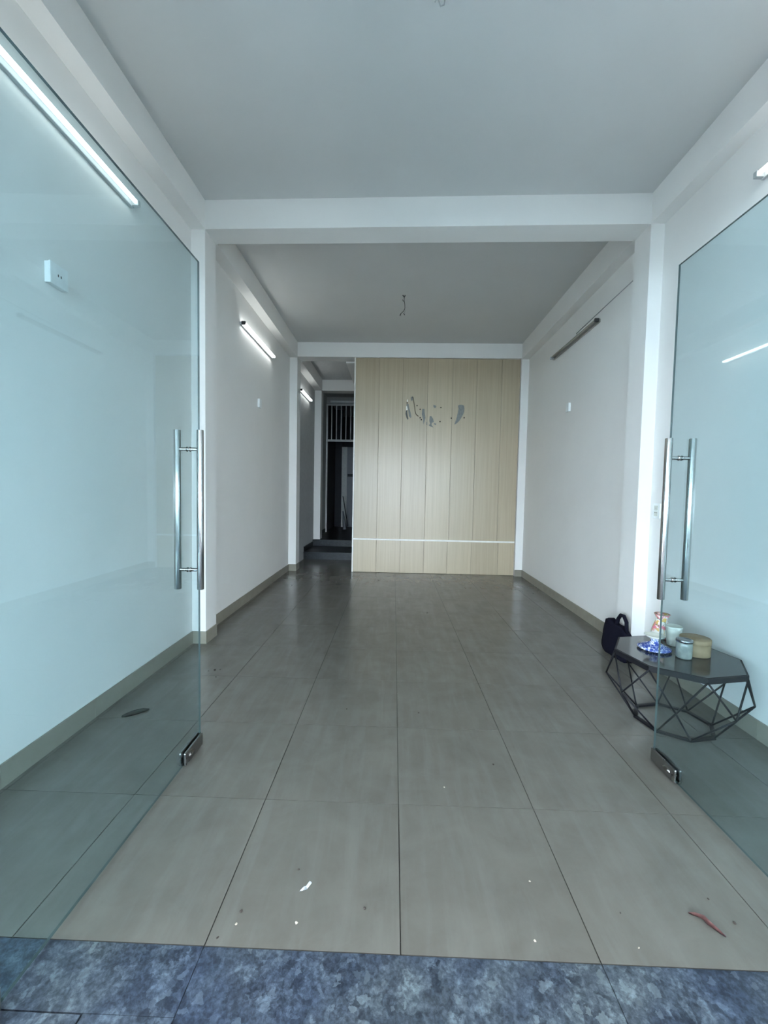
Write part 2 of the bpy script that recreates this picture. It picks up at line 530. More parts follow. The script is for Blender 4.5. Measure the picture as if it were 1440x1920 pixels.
# ------------------------------------------------------------------ floors
T = 0.6
floor = struct(box('floor', (-2.0, 0.0, -0.12), (2.35, 7.08, -0.004), 'grout'))
tile_cache = {}
def tile_piece(x0, x1, y0, y1, z0, z1, mat, parent, name, gap=0.0014, gapx=None):
    gapx = gap if gapx is None else gapx
    x0 += gapx; x1 -= gapx; y0 += gap; y1 -= gap
    key = (round(x1 - x0, 4), round(y1 - y0, 4), round(z1 - z0, 4), mat)
    me = tile_cache.get(key)
    if me is None:
        bm = bmesh.new()
        hx, hy, hz = (x1 - x0) / 2, (y1 - y0) / 2, z1 - z0
        bm_box(bm, (-hx, -hy, -hz), (hx, hy, 0))
        top = [e for e in bm.edges if all(abs(v.co.z) < 1e-6 for v in e.verts)]
        bmesh.ops.recalc_face_normals(bm, faces=bm.faces)
        me = bpy.data.meshes.new(name)
        bm.to_mesh(me); bm.free()
        me.materials.append(MATS[mat])
        tile_cache[key] = me
    o = bpy.data.objects.new(name, me)
    COL.objects.link(o)
    o.parent = parent
    o.location = ((x0 + x1) / 2, (y0 + y1) / 2, z1)
    return o

xs = [-1.86, -1.8, -1.2, -0.6, 0.0, 0.6, 1.2, 1.8, 2.19]
ys = [T * k for k in range(12)] + [7.08]
for j in range(len(ys) - 1):
    for i in range(len(xs) - 1):
        if ys[j] > 5.95 and xs[i] > -0.7: continue
        dz = rnd.uniform(-0.0004, 0.0)
        tile_piece(xs[i], xs[i + 1], ys[j], ys[j + 1], -0.008, dz, 'floor_tile', floor, 'tile', 0.0014, 0.0018)

# porch of blue-grey stone in front of the tiles
porch = struct(box('floor_porch', (-2.0, -2.6, -0.14), (2.3, -0.0005, -0.006), 'grout'))
for a, b in ((-2.0, -0.6), (-0.6, 0.6), (0.6, 1.2), (1.2, 2.3)):
    for y0, y1 in ((-0.6, -0.001), (-1.6, -0.6), (-2.6, -1.6)):
        g = 0.0012
        if y0 == -0.6 and a == -2.0:
            continue
        tile_piece(a, b, y0, y1, -0.01, 0.0006, 'porch_stone', porch, 'slab', g)
# the left slab is cut round the pivot plate of the door
tile_piece(-2.0, -0.6, -0.172, -0.001, -0.01, 0.0006, 'porch_stone', porch, 'slab', 0.001)
tile_piece(-0.845, -0.6, -0.6, -0.172, -0.01, 0.0006, 'porch_stone', porch, 'slab', 0.0005)
tile_piece(-2.0, -0.845, -0.6, -0.172, -0.01, 0.0012, 'porch_stone', porch, 'slab', 0.0035)

# raised dark stone steps in the passage
fb = struct(box('floor_passage', (xwl(7.1) - 0.02, 7.08, -0.1), (-0.72, BACK, 0.13), 'grout'))
prism('step_tread', [(xwl(7.05), 7.06), (-0.722, 7.06), (-0.722, 8.02), (xwl(8), 8.02)], 0.13, 0.146, 'step_stone', fb)
prism('step_riser', [(xwl(7.05), 7.066), (-0.722, 7.066), (-0.722, 7.079), (xwl(7.05), 7.079)], 0.0, 0.13, 'step_stone', fb)
prism('step_tread', [(xwl(8.0), 8.0), (-0.722, 8.0), (-0.722, BACK), (xwl(BACK), BACK)], 0.274, 0.29, 'step_stone', fb)
prism('step_riser', [(xwl(8.0), 8.008), (-0.722, 8.008), (-0.722, 8.02), (xwl(8.0), 8.02)], 0.146, 0.274, 'step_stone', fb)
prism('step_core', [(xwl(8.0), 8.021), (-0.722, 8.021), (-0.722, BACK), (xwl(BACK), BACK)], 0.13, 0.2735, 'step_stone', fb)

struct(box('canopy_sky_blocker', (-14, -9.0, 3.16), (14, FRONT - 0.061, 3.28), 'wall_paint'))  # unseen slab added to block high sky, so light comes in low
# street outside, behind the viewer
struct(box('ground', (-30, -60, -0.35), (30, -2.6, -0.15), 'asphalt'))
struct(box('ground_street', (-30, -60, -0.149), (30, -9.5, -0.13), 'concrete'))  # paler far strip added so bounce light favours the deeper ceiling
struct(box('wall_light_blocker', (2.42, -3.6, -0.15), (2.56, FRONT - 0.062, 3.16), 'wall_paint'))  # unseen wall added to block light from the right

# ------------------------------------------------------------------ skirting tiles
SK = 0.112
def skirt_run(parent, p, q, inward, n_split=True, h=SK, z=0.0, th=0.009):
    p, q = Vector(p), Vector(q)
    d = q - p; L = d.length; d.normalize()
    nrm = Vector(inward).normalized()
    k = max(1, int(math.ceil(L / 0.6 - 0.02)))
    for i in range(k):
        a = p + d * (i * 0.6 + (0.0008 if i else 0)); b = p + d * min(L, (i + 1) * 0.6 - 0.0008)
        pts = [a, b, b + nrm * th, a + nrm * th]
        prism('skirting_tile', [(t.x, t.y) for t in pts], z + 0.0, z + h, 'skirting_tile', parent)

bl = struct(prism('baseboard_left', [(xwl(FRONT), FRONT), (xwl(FRONT) + 0.002, FRONT), (xwl(YPL) + 0.002, YPL), (xwl(YPL), YPL)], 0, SK - 0.004, 'grout'))
skirt_run(bl, (xwl(0) + 0.001, 0.0), (xwl(YPL) + 0.001, YPL), (1, 0))
skirt_run(bl, (xwl(YPL), YPL), (xpl(YPL) + 0.009, YPL), (0, -1))
skirt_run(bl, (xpl(YPL), YPL), (xpl(YP2L), YP2L), (1, 0))
skirt_run(bl, (xwl(YP2L) + 0.001, YP2L), (xwl(YBL) + 0.001, YBL), (1, 0))
skirt_run(bl, (xwl(YBL), YBL), (xpl(YBL) + 0.009, YBL), (0, -1))
skirt_run(bl, (xpl(YBL), YBL), (xpl(YBL + .24), YBL + .24), (1, 0))
br = struct(prism('baseboard_right', [(xwr(FRONT) - 0.002, FRONT), (xwr(FRONT), FRONT), (xwr(YPR), YPR), (xwr(YPR) - 0.002, YPR)], 0, SK - 0.004, 'grout'))
skirt_run(br, (xwr(0) - 0.001, 0.0), (xwr(YPR) - 0.001, YPR), (-1, 0))
skirt_run(br, (xpr(YPR) - 0.009, YPR), (xwr(YPR), YPR), (0, -1))
skirt_run(br, (xpr(YPR), YPR), (xpr(YP2R), YP2R), (-1, 0))
skirt_run(br, (xwr(YP2R) - 0.001, YP2R), (xwr(YBR) - 0.001, YBR), (-1, 0))
skirt_run(br, (xpr(YBR) - 0.002, YBR), (xwr(YBR), YBR), (0, -1))
bp_ = struct(prism('baseboard_passage', [(xwl(7.09), 7.09), (xwl(7.09) + 0.012, 7.09), (xwl(8.0) + 0.012, 8.0), (xwl(8.0), 8.0)], 0.146, 0.25, 'step_stone'))
prism('skirting_tile', [(xwl(8.34), 8.34), (xwl(8.34) + 0.012, 8.34), (xwl(9.7) + 0.012, 9.7), (xwl(9.7), 9.7)], 0.29, 0.39, 'step_stone', bp_)

# ------------------------------------------------------------------ wood partition
PY = 5.862                                    # front face of the boards
part = empty('wood_partition', (0.65, 5.9, 0))
tag(part, 'beige wood-grain board partition with torn sign glue marks facing the room', 'partition')
def child_box(name, lo, hi, mat, parent, bev=0.0):
    o = box(name, lo, hi, mat, None, bev)
    o.parent = parent
    o.matrix_parent_inverse = Matrix.Translation(parent.location).inverted()
    return o
XPR_B = xpr(5.87) - 0.002
child_box('backing_board', (-0.735, 5.873, 0.0), (XPR_B, 5.95, ZB2 - 0.002), 'backing_board', part)
joints_up = [-0.735, -0.333, 0.070, 0.487, 0.904, 1.310, 1.728, XPR_B]
joints_dn = [-0.735, -0.336, 0.078, 0.482, 0.885, 1.296, 1.751, XPR_B]
for js, z0, z1 in ((joints_dn, 0.004, 0.562), (joints_up, 0.59, ZB2 - 0.003)):
    for a, b in zip(js, js[1:]):
        child_box('board', (a + 0.0015, PY + rnd.uniform(0, 0.002), z0), (b - 0.0015, 5.8735, z1), 'wood_laminate', part, 0.0025)
child_box('trim_strip', (-0.735, PY - 0.004, 0.562), (XPR_B, 5.8735, 0.590), 'white_trim', part, 0.002)
child_box('edge_strip', (-0.757, PY - 0.006, 0.0), (-0.7352, 5.955, ZB2 - 0.002), 'white_trim', part, 0.002)

def px_panel(X, Y):
    # point on the board face for a spot in the photograph
    x, y = 740 + X / 9.0, 720 + Y / 9.0
    d = W_ + R_ * ((x - 720) / 769.21) - U_ * ((y - 960) / 769.21)
    t = (PY - C_.y) / d.y
    p = C_ + d * t
    return p.x, p.z
def glue(poly, mat, name='glue_mark', th=0.0015):
    bm = bmesh.new()
    a = [bm.verts.new((px_panel(*q)[0], PY - th, px_panel(*q)[1])) for q in poly]
    b = [bm.verts.new((px_panel(*q)[0], PY + 0.003, px_panel(*q)[1])) for q in poly]
    n = len(a)
    bm.faces.new(a)
    bm.faces.new(b[::-1])
    for i in range(n):
        bm.faces.new((a[i], a[(i + 1) % n], b[(i + 1) % n], b[i]))
    o = from_bm(bm, name, mat)
    o.parent = part
    o.matrix_parent_inverse = Matrix.Translation(part.location).inverted()
    return o
glue([(190, 450), (212, 440), (214, 500), (232, 592), (215, 602), (196, 560), (182, 500)], 'glue_dark')
glue([(196, 345), (232, 335), (246, 400), (268, 480), (284, 560), (266, 572), (240, 545), (228, 440)], 'glue_grey')
glue([(192, 378), (215, 372), (218, 440), (195, 446)], 'white_trim', 'paper_remnant')
glue([(205, 280), (222, 250), (226, 295), (210, 305)], 'white_trim', 'paper_remnant')
glue([(272, 228), (300, 206), (322, 225), (312, 262), (290, 288), (276, 270)], 'glue_grey')
glue([(465, 420), (502, 418), (505, 480), (520, 575), (500, 640), (484, 690), (480, 600), (458, 510)], 'glue_grey')
glue([(535, 640), (548, 636), (550, 695), (535, 690)], 'glue_grey')
glue([(592, 545), (618, 540), (650, 590), (660, 640), (630, 655), (622, 690), (655, 735), (600, 715), (572, 692), (600, 680), (586, 620)], 'glue_grey')
glue([(668, 660), (706, 672), (690, 695), (662, 675)], 'glue_grey')
glue([(652, 352), (690, 362), (704, 385), (682, 408), (656, 390)], 'glue_grey')
glue([(1068, 368), (1085, 352), (1130, 350), (1168, 362), (1178, 420), (1172, 465), (1160, 505), (1130, 560), (1100, 610), (1060, 655), (1012, 686), (1010, 672), (1040, 590), (1062, 500), (1078, 420)], 'glue_grey')
for hx, hy in ((210, 320), (378, 365), (430, 428), (430, 570), (450, 602), (780, 398), (765, 635), (955, 577), (1173, 570)):
    glue([(hx + 11 * math.cos(k * math.pi / 4), hy + 12 * math.sin(k * math.pi / 4)) for k in range(8)], 'hole_black', 'screw_hole', 0.001)
wp = [(296, 222), (312, 235), (322, 300), (336, 390), (345, 460), (362, 515), (400, 545)]
o = tube('sign_wire', [(px_panel(*q)[0], PY - 0.006, px_panel(*q)[1]) for q in wp], 0.006, 'cable_brown')
o.parent = part; o.matrix_parent_inverse = Matrix.Translation(part.location).inverted()

# ------------------------------------------------------------------ glass doors
def glass_slab(name, lo, hi, parent, thin):
    bm = bmesh.new()
    bm_box(bm, lo, hi)
    bmesh.ops.recalc_face_normals(bm, faces=bm.faces)
    for f in bm.faces:
        f.material_index = 0 if abs(f.normal[thin]) > 0.9 else 1
    me = bpy.data.meshes.new(name)
    bm.to_mesh(me); bm.free()
    o = link(me, name, None, parent, ['door_glass', 'glass_edge'])
    return o

def glass_door(name, xd, y_handle, side, label):
    root = empty(name, (xd, FRONT, 0))
    tag(root, label, 'glass door', kind='structure')
    y1 = 0.967 - FRONT
    glass_slab('pane', (-0.005, 0.01, 0.012), (0.005, y1, 2.556), root, 0)
    yh = y_handle - FRONT
    h = empty('handle', (0, 0, 0)); h.parent = root
    for sx in (-1, 1):
        bm = bmesh.new()
        bm_tube(bm, [(sx * 0.058, yh, 0.885), (sx * 0.058, yh, 1.686)], 0.0165, 24)
        bevel(bm, 0.0025, 2, [e for e in bm.edges if len([f for f in e.link_faces if len(f.verts) > 8]) == 1])
        o = from_bm(bm, 'grip_bar', 'brushed_steel', h, smooth=True)
        o.data.set_sharp_from_angle(angle=math.radians(40))
    for z in (0.985, 1.590):
        bm = bmesh.new()
        bm_tube(bm, [(-0.050, yh, z), (0.050, yh, z)], 0.0085, 16)
        o = from_bm(bm, 'standoff', 'brushed_steel', h, smooth=True)
        o.data.set_sharp_from_angle(angle=math.radians(40))
        for sx in (-1, 1):
            bm = bmesh.new()
            bm_tube(bm, [(sx * 0.0062, yh, z), (sx * 0.009, yh, z), (sx * 0.013, yh, z)], [0.0125, 0.0125, 0.0095], 16)
            from_bm(bm, 'washer', 'brushed_steel', h, smooth=True)
    # bottom corner lock
    lk = empty('corner_lock', (0, 0, 0)); lk.parent = root
    for sx in (-1, 1):
        bm = bmesh.new()
        a, b = sx * 0.0062, sx * 0.0175
        bm_box(bm, (min(a, b), y1 - 0.185, 0.010), (max(a, b), y1 + 0.002, 0.075))
        bevel(bm, 0.004, 2)
        from_bm(bm, 'cover_plate', 'patch_steel', lk)
        bm = bmesh.new()
        pts = []
        for k in range(20):
            t = 2 * math.pi * k / 20
            pts.append((math.cos(t) * 0.026, math.sin(t) * 0.014))
        A = [bm.verts.new((sx * 0.0172, y1 - 0.125 + p[0], 0.042 + p[1])) for p in pts]
        B = [bm.verts.new((sx * 0.0205, y1 - 0.125 + p[0] * .9, 0.042 + p[1] * .9)) for p in pts]
        bm.faces.new(A); bm.faces.new(B)
        for k in range(20): bm.faces.new((A[k], A[(k + 1) % 20], B[(k + 1) % 20], B[k]))
        from_bm(bm, 'lock_rosette', 'brushed_steel', lk)
        bm = bmesh.new()
        bm_tube(bm, [(sx * 0.0203, y1 - 0.133, 0.042), (sx * 0.024, y1 - 0.133, 0.042)], 0.0085, 16)
        from_bm(bm, 'lock_cylinder', 'brushed_steel', lk)
    # hinge end fittings
    for z0, z1 in ((0.008, 0.075), (2.49, 2.56)):
        bm = bmesh.new()
        for sx in (-1, 1):
            a, b = sx * 0.0062, sx * 0.0175
            bm_box(bm, (min(a, b), 0.008, z0), (max(a, b), 0.070, z1))
        from_bm(bm, 'pivot_fitting', 'patch_steel', root)
    return root
glass_door('door_1', -1.076, 0.86, 1, 'left frameless greenish glass door standing open, lamp seen through it')
glass_door('door_2', 1.355, 0.89, -1, 'right frameless greenish glass door standing open in front of the octagonal table')

# fixed glass beside and above the doorway
def fixed(name, lo, hi):
    o = glass_slab(name, lo, hi, None, 1)
    o['kind'] = 'structure'
    return o
fixed('window_1', (xwl(FRONT) + 0.004, FRONT - 0.006, 0.002), (-1.09, FRONT + 0.006, 3.148))
fixed('window_2', (1.37, FRONT - 0.006, 0.002), (xwr(FRONT) - 0.004, FRONT + 0.006, 3.148))
fixed('window_3', (-1.086, FRONT - 0.006, 2.566), (1.366, FRONT + 0.006, 3.148))

# ------------------------------------------------------------------ tube lamps
def tube_lamp(y0, y1, z, side, lit, label, xface):
    """side = +1: mounted on the left wall, light pointing to +x; -1: on the right wall"""
    L = y1 - y0
    root = empty('tube_lamp', (xface, y0, z), 0)
    tag(root, label, 'lamp')
    body = 'lamp_body' if lit else 'lamp_body_old'
    def bx(name, a, b, mat, bev=0.0):
        lo = (min(a[0] * side, b[0] * side), a[1], a[2]); hi = (max(a[0] * side, b[0] * side), b[1], b[2])
        return box(name, lo, hi, mat, root, bev)
    bx('housing', (0.0005, 0.0, -0.020), (0.022, L, 0.016), body, 0.004)
    bm = bmesh.new()
    ys_ = [0.030, 0.036, L - 0.036, L - 0.030]
    bm_tube(bm, [(side * 0.052, y, 0.004) for y in ys_], [0.0095, 0.0130, 0.0130, 0.0095], 16)
    from_bm(bm, 'tube', ('tube_bright' if lit == 'bright' else 'tube_lit') if lit else 'tube_unlit', root, smooth=True)
    for ye in (0.0, L - 0.030):
        bx('lamp_holder', (0.02, ye + (0.004 if ye else 0.0), -0.014), (0.066, ye + (0.030 if ye else 0.026), 0.022), 'dark_plastic' if not ye else 'lamp_body', 0.003)
    return root
tube_lamp(0.40, 1.605, 3.262, 1, True, 'lit white tube lamp on the left wall behind the glass door', xwl(1.0))
tube_lamp(3.56, 4.78, 3.290, 1, 'bright', 'lit white tube lamp on the left wall beyond the first pillar', xwl(4.2))
tube_lamp(6.55, 7.50, 3.270, 1, 'bright', 'small lit tube lamp glowing inside the dark passage', xwl(7.0))
tube_lamp(3.37, 4.65, 3.278, -1, False, 'unlit dull grey tube lamp on the right wall', xwr(4.0))
rl = tube_lamp(0.18, 1.39, 3.290, -1, True, 'lit tube lamp at the right picture edge above the glass door', xwr(0.8))

o = tube('wall_cable', [(xwr(2.57) - 0.005, 2.565, 3.386), (xwr(3.2) - 0.005, 3.2, 3.378), (xwr(3.97) - 0.005, 3.97, 3.361)], 0.0045, 'cable_grey', None, 8)
tag(o, 'thin grey cable on the right wall running above the unlit tube lamp', 'cable')

# ------------------------------------------------------------------ sockets and switches
def plate(name, side, xface, y0, y1, z0, z1, depth, label, cat, kind):
    root = empty(name, (xface, (y0 + y1) / 2, (z0 + z1) / 2))
    tag(root, label, cat)
    hy, hz = (y1 - y0) / 2, (z1 - z0) / 2
    def bx(nm, x0, x1, a0, a1, b0, b1, mat, bev=0.0):
        return box(nm, (min(x0 * side, x1 * side), a0, b0), (max(x0 * side, x1 * side), a1, b1), mat, root, bev)
    bx('back_box', 0.0005, depth * 0.7, -hy * .96, hy * .96, -hz * .96, hz * .96, 'white_plastic', 0.002)
    bx('cover', depth * 0.7, depth, -hy, hy, -hz, hz, 'white_plastic', 0.003)
    if kind == 'socket':
        for dy in (-0.008, 0.010):
            bx('pin_hole', depth - 0.002, depth + 0.0008, dy - 0.003, dy + 0.003, -0.006, 0.006, 'hole_black')
    elif kind == 'switch':
        bx('module', depth, depth + 0.003, -hy * .5, hy * .5, 0.004, hz * .7, 'cup_white', 0.001)
        bx('module', depth, depth + 0.003, -hy * .5, hy * .5, -hz * .7, -0.004, 'cup_white', 0.001)
        for dy in (-0.010, 0.008):
            bx('pin_hole', depth + 0.002, depth + 0.0038, dy - 0.003, dy + 0.003, -0.018, -0.010, 'hole_black')
        bx('pin_hole', depth + 0.002, depth + 0.0038, -0.008, 0.008, 0.020, 0.023, 'cable_grey')
    else:
        bx('module', depth, depth + 0.002, -hy * .5, hy * .5, -hz * .6, hz * .6, 'white_plastic', 0.0005)
    return root
plate('wall_socket', 1, xwl(0.95), 0.905, 1.02, 2.42, 2.53, 0.034, 'white square wall socket with two pin holes seen through the left glass door', 'socket', 'socket')
plate('junction_box', 1, xwl(4.22), 4.19, 4.27, 2.465, 2.578, 0.030, 'small white outlet box on the left wall below the tube lamp', 'outlet box', 'box')
plate('junction_box', -1, xwr(4.1), 4.055, 4.135, 2.445, 2.553, 0.030, 'small white outlet box on the right wall below the unlit lamp', 'outlet box', 'box')
plate('wall_switch', -1, xwr(2.23), 2.19, 2.28, 1.222, 1.345, 0.012, 'pale switch and socket plate beside the right door handle', 'switch', 'switch')

# ------------------------------------------------------------------ loose ceiling wires
root = empty('ceiling_wire', (0.028, 4.16, ZC2))
tag(root, 'dark twisted lamp wires dangling from the ceiling of the far bay', 'wire')
tube('wire', [(0, 0, 0.001), (0.004, -0.006, -0.03), (0.004, -0.01, -0.075), (0.012, -0.012, -0.12), (0.014, -0.012, -0.17), (0.0, -0.012, -0.205), (-0.035, -0.012, -0.235)], 0.0035, 'cable_dark', root, 8)
tube('wire_tip', [(-0.034, -0.012, -0.234), (-0.046, -0.012, -0.262)], 0.0055, 'cable_dark', root, 8)
tube('wire', [(0.018, 0.004, 0.001), (0.012, 0.0, -0.014), (0.004, -0.006, -0.032)], 0.0045, 'cable_dark', root, 8)
tube('wire', [(-0.018, 0.004, 0.001), (-0.006, -0.002, -0.016), (0.003, -0.006, -0.030)], 0.0045, 'cable_dark', root, 8)
tube('wire', [(0.004, -0.01, -0.075), (-0.008, -0.01, -0.082), (-0.018, -0.01, -0.060)], 0.0035, 'cable_dark', root, 8)
tube('wire', [(0.014, -0.012, -0.17), (0.018, -0.03, -0.21), (0.004, -0.04, -0.245), (0.012, -0.04, -0.262)], 0.002, 'cable_grey', root, 8)
tube('wire_tip', [(0.000, -0.04, -0.243), (0.013, -0.04, -0.264)], 0.0045, 'cable_dark', root, 8)
root = empty('ceiling_wire', (0.125, 0.98, ZC))
tag(root, 'grey wire loop hanging from the front ceiling at the top picture edge', 'wire')
tube('wire', [(0, 0, 0.001), (-0.004, 0.0, -0.03), (0.008, 0.006, -0.055), (0.026, 0.012, -0.04), (0.032, 0.010, -0.001)], 0.0035, 'cable_grey', root, 8)
tube('wire', [(0, 0, 0.001), (-0.012, 0.008, -0.02), (-0.020, 0.012, -0.028)], 0.0035, 'cable_grey', root, 8)

# ------------------------------------------------------------------ octagonal table
TC = (1.717, 1.36)
TH = 0.43
tab = empty('octagonal_table', (TC[0], TC[1], 0))
tag(tab, 'low octagonal table with dark glossy top and black wire diamond frame', 'table')
def octa(r, z, off=-10.5):
    return [Vector((r * math.cos(math.radians(off + 45 * k)), r * math.sin(math.radians(off + 45 * k)), z)) for k in range(8)]
top = octa(0.347, TH)
mid = octa(0.375, 0.216, -10.5 + 22.5)
bot = octa(0.214, 0.006)
bm = bmesh.new()
bm_prism(bm, [(p.x, p.y) for p in octa(0.340, 0)], TH - 0.010, TH)
bevel(bm, 0.0015, 1)
from_bm(bm, 'table_top', 'table_top_glass', tab)
def ring(name, ro, ri, z0, z1):
    bm = bmesh.new()
    O0, O1, I0, I1 = ([bm.verts.new(p) for p in octa(r, z)] for r, z in ((ro, z0), (ro, z1), (ri, z0), (ri, z1)))
    for k in range(8):
        j = (k + 1) % 8
        bm.faces.new((O0[k], O0[j], O1[j], O1[k])); bm.faces.new((I0[j], I0[k], I1[k], I1[j]))
        bm.faces.new((O1[k], O1[j], I1[j], I1[k])); bm.faces.new((O0[j], O0[k], I0[k], I0[j]))
    return from_bm(bm, name, 'black_metal', tab)
ring('top_rim', 0.350, 0.3405, TH - 0.032, TH - 0.002)
ring('rim_ledge', 0.3405, 0.318, TH - 0.020, TH - 0.0105)
ring('base_ring', 0.222, 0.198, 0.0, 0.012)
for k in range(8):
    m_ = mid[k]
    for t_ in (top[k], top[(k + 1) % 8]):
        tube('frame_rod', [t_ * 1.0 - Vector((0, 0, 0.024)), m_], 0.0052, 'black_metal', tab, 8)
    for b_ in (bot[k], bot[(k + 1) % 8]):
        tube('frame_rod', [m_, b_ + Vector((0, 0, 0.002))], 0.0052, 'black_metal', tab, 8)

# things on the table
def stand(name, x, y, label, cat):
    r = empty(name, (x, y, TH + 0.0005))
    return tag(r, label, cat)
# floral vase
v_ = stand('vase', 1.812, 1.655, 'white vase with pink floral glaze and flared lip at the back of the table', 'vase')
lathe('vase_body', [(0, 0), (0.045, 0), (0.056, 0.006), (0.061, 0.03), (0.058, 0.055), (0.048, 0.085), (0.038, 0.112), (0.034, 0.128), (0.037, 0.145), (0.047, 0.162), (0.0465, 0.164), (0.034, 0.146), (0.030, 0.128), (0.036, 0.10), (0.05, 0.05), (0.045, 0.012), (0, 0.010)], 'floral_glaze', v_)
bm = bmesh.new()
bmesh.ops.create_circle(bm, segments=4, radius=0.001)
bm.free()
lathe('lip', [(0.0465, 0.1605), (0.0492, 0.1635), (0.0465, 0.1665), (0.0440, 0.1635), (0.0465, 0.1605)], 'glaze_rim', v_)
# blue-and-white stand
d_ = stand('porcelain_stand', 1.625, 1.430, 'blue and white porcelain pedestal dish with broad foot and small bowl', 'dish')
lathe('foot', [(0.060, 0.0), (0.090, 0.007), (0.095, 0.012), (0.093, 0.016), (0.072, 0.027), (0.045, 0.037), (0.026, 0.047), (0.020, 0.056), (0.021, 0.064), (0.030, 0.073), (0.024, 0.069), (0.012, 0.06), (0.015, 0.045), (0.04, 0.028), (0.085, 0.009), (0.060, 0.0)], 'blue_porcelain', d_, 40)
lathe('bowl', [(0.0, 0.068), (0.022, 0.069), (0.045, 0.078), (0.058, 0.090), (0.0595, 0.092), (0.057, 0.0925), (0.044, 0.083), (0.02, 0.0755), (0, 0.075)], 'porcelain_inside', d_, 40)
# white cup
c_ = stand('plastic_cup', 1.800, 1.515, 'tall plain cream-white cup between the floral vase and the lidded jar', 'cup')
lathe('cup_body', [(0, 0), (0.032, 0), (0.035, 0.003), (0.041, 0.06), (0.0455, 0.108), (0.0465, 0.124), (0.044, 0.124), (0.039, 0.06), (0.033, 0.005), (0, 0.005)], 'cup_white', c_)
lathe('cup_rim', [(0.0455, 0.112), (0.0485, 0.116), (0.0485, 0.126), (0.0455, 0.128), (0.0445, 0.12), (0.0455, 0.112)], 'cup_white', c_)
# glass jar
j_ = stand('glass_jar', 1.722, 1.304, 'small clear jar of pale wax with a grey metal lid', 'jar')
lathe('jar_body', [(0, 0), (0.036, 0), (0.041, 0.004), (0.0425, 0.012), (0.0425, 0.082), (0.040, 0.092), (0.0375, 0.098), (0, 0.098)], 'jar_glass', j_)
lathe('lid', [(0.0, 0.0975), (0.0425, 0.0975), (0.044, 0.099), (0.044, 0.110), (0.0425, 0.113), (0.034, 0.1135), (0.033, 0.111), (0, 0.111)], 'jar_lid', j_)
# round box
b_ = stand('round_box', 1.838, 1.375, 'round tan cardboard box on the table beside the lidded jar', 'box')
lathe('box_body', [(0, 0), (0.078, 0), (0.080, 0.002), (0.080, 0.072), (0, 0.072)], 'cork_box', b_, 40)
lathe('box_lid', [(0, 0.0725), (0.0805, 0.0725), (0.0812, 0.074), (0.0812, 0.100), (0.079, 0.103), (0, 0.104)], 'cork_box', b_, 40)

# ------------------------------------------------------------------ black bag beside the pillar
bag = empty('handbag', (1.938, 2.415, 0), math.radians(3))
tag(bag, 'black fabric bag with a top handle leaning on the right pillar behind the table', 'bag')
bm = bmesh.new()
nx, ny, nz = 4, 10, 8
grid = {}
def bag_pt(i, j, k):
    u = i / nx * 2 - 1; v = j / ny * 2 - 1; w = k / nz
    thick = 0.052 * (1 - 0.45 * w) * (1 - 0.35 * abs(v) ** 4)
    length = 0.192 * (1 - 0.10 * w) * (1 - 0.15 * max(0, 0.15 - w) / 0.15)
    topz = 0.275 + 0.030 * math.exp(-((v - 0.60) / 0.22) ** 2) - 0.085 * max(0, -v - 0.35) ** 1.1
    x = u * thick + 0.004 * math.sin(9 * v + 5 * w)
    y = v * length + 0.004 * math.sin(11 * w)
    z = w * topz
    return (x, y, z)
for i in range(nx + 1):
    for j in range(ny + 1):
        for k in range(nz + 1):
            if i in (0, nx) or j in (0, ny) or k in (0, nz):
                grid[i, j, k] = bm.verts.new(bag_pt(i, j, k))
def quad(a, b, c, d):
    bm.faces.new((grid[a], grid[b], grid[c], grid[d]))
for i in range(nx):
    for j in range(ny):
        for k in (0, nz): quad((i, j, k), (i + 1, j, k), (i + 1, j + 1, k), (i, j + 1, k))
for j in range(ny):
    for k in range(nz):
        for i in (0, nx): quad((i, j, k), (i, j + 1, k), (i, j + 1, k + 1), (i, j, k + 1))
for i in range(nx):
    for k in range(nz):
        for j in (0, ny): quad((i, j, k), (i + 1, j, k), (i + 1, j, k + 1), (i, j, k + 1))
o = from_bm(bm, 'bag_body', 'bag_fabric', bag, smooth=True)
tube('bag_handle', [(0.0, 0.020, 0.245), (0.0, 0.006, 0.322), (0.0, -0.030, 0.368), (0.0, -0.075, 0.372), (0.0, -0.112, 0.330), (0.0, -0.122, 0.240)], 0.0155, 'bag_fabric', bag, 10)
for yy, zz in ((-0.150, 0.050), (-0.172, 0.062)):
    bm = bmesh.new()
    bmesh.ops.create_uvsphere(bm, u_segments=10, v_segments=6, radius=0.010)
    bmesh.ops.scale(bm, vec=(0.6, 0.8, 1.1), verts=bm.verts)
    bmesh.ops.translate(bm, vec=(-0.040 + (0.022 if yy < -0.16 else 0), yy, zz), verts=bm.verts)
    from_bm(bm, 'buckle', 'buckle_metal', bag, smooth=True)

# ------------------------------------------------------------------ grille gate at the end of the passage
gx0 = xwl(9.75) + 0.012
gate = empty('grille_gate', (gx0, 9.75, 0.29))
tag(gate, 'pale metal grille transom and post at the dark end of the passage', 'gate')
def gbox(name, lo, hi):
    return box(name, lo, hi, 'gate_paint', gate)
gz = lambda z: z - 0.29
gbox('post', (-0.012, -0.02, 0.0), (0.030, 0.02, gz(3.68)))
gbox('rail', (0.030, -0.016, gz(3.645)), (1.12, 0.016, gz(3.68)))
gbox('rail', (0.030, -0.018, gz(2.70)), (1.12, 0.018, gz(2.755)))
for k in range(8):
    gbox('bar', (0.118 + 0.126 * k, -0.012, gz(2.755)), (0.140 + 0.126 * k, 0.012, gz(3.645)))
o = box('pipe_casing', (-1.77, 9.72, 3.725), (-0.74, 9.778, 3.768), 'white_plastic', None, 0.004)
tag(o, 'long white casing above the grille gate at the end of the passage', 'casing')
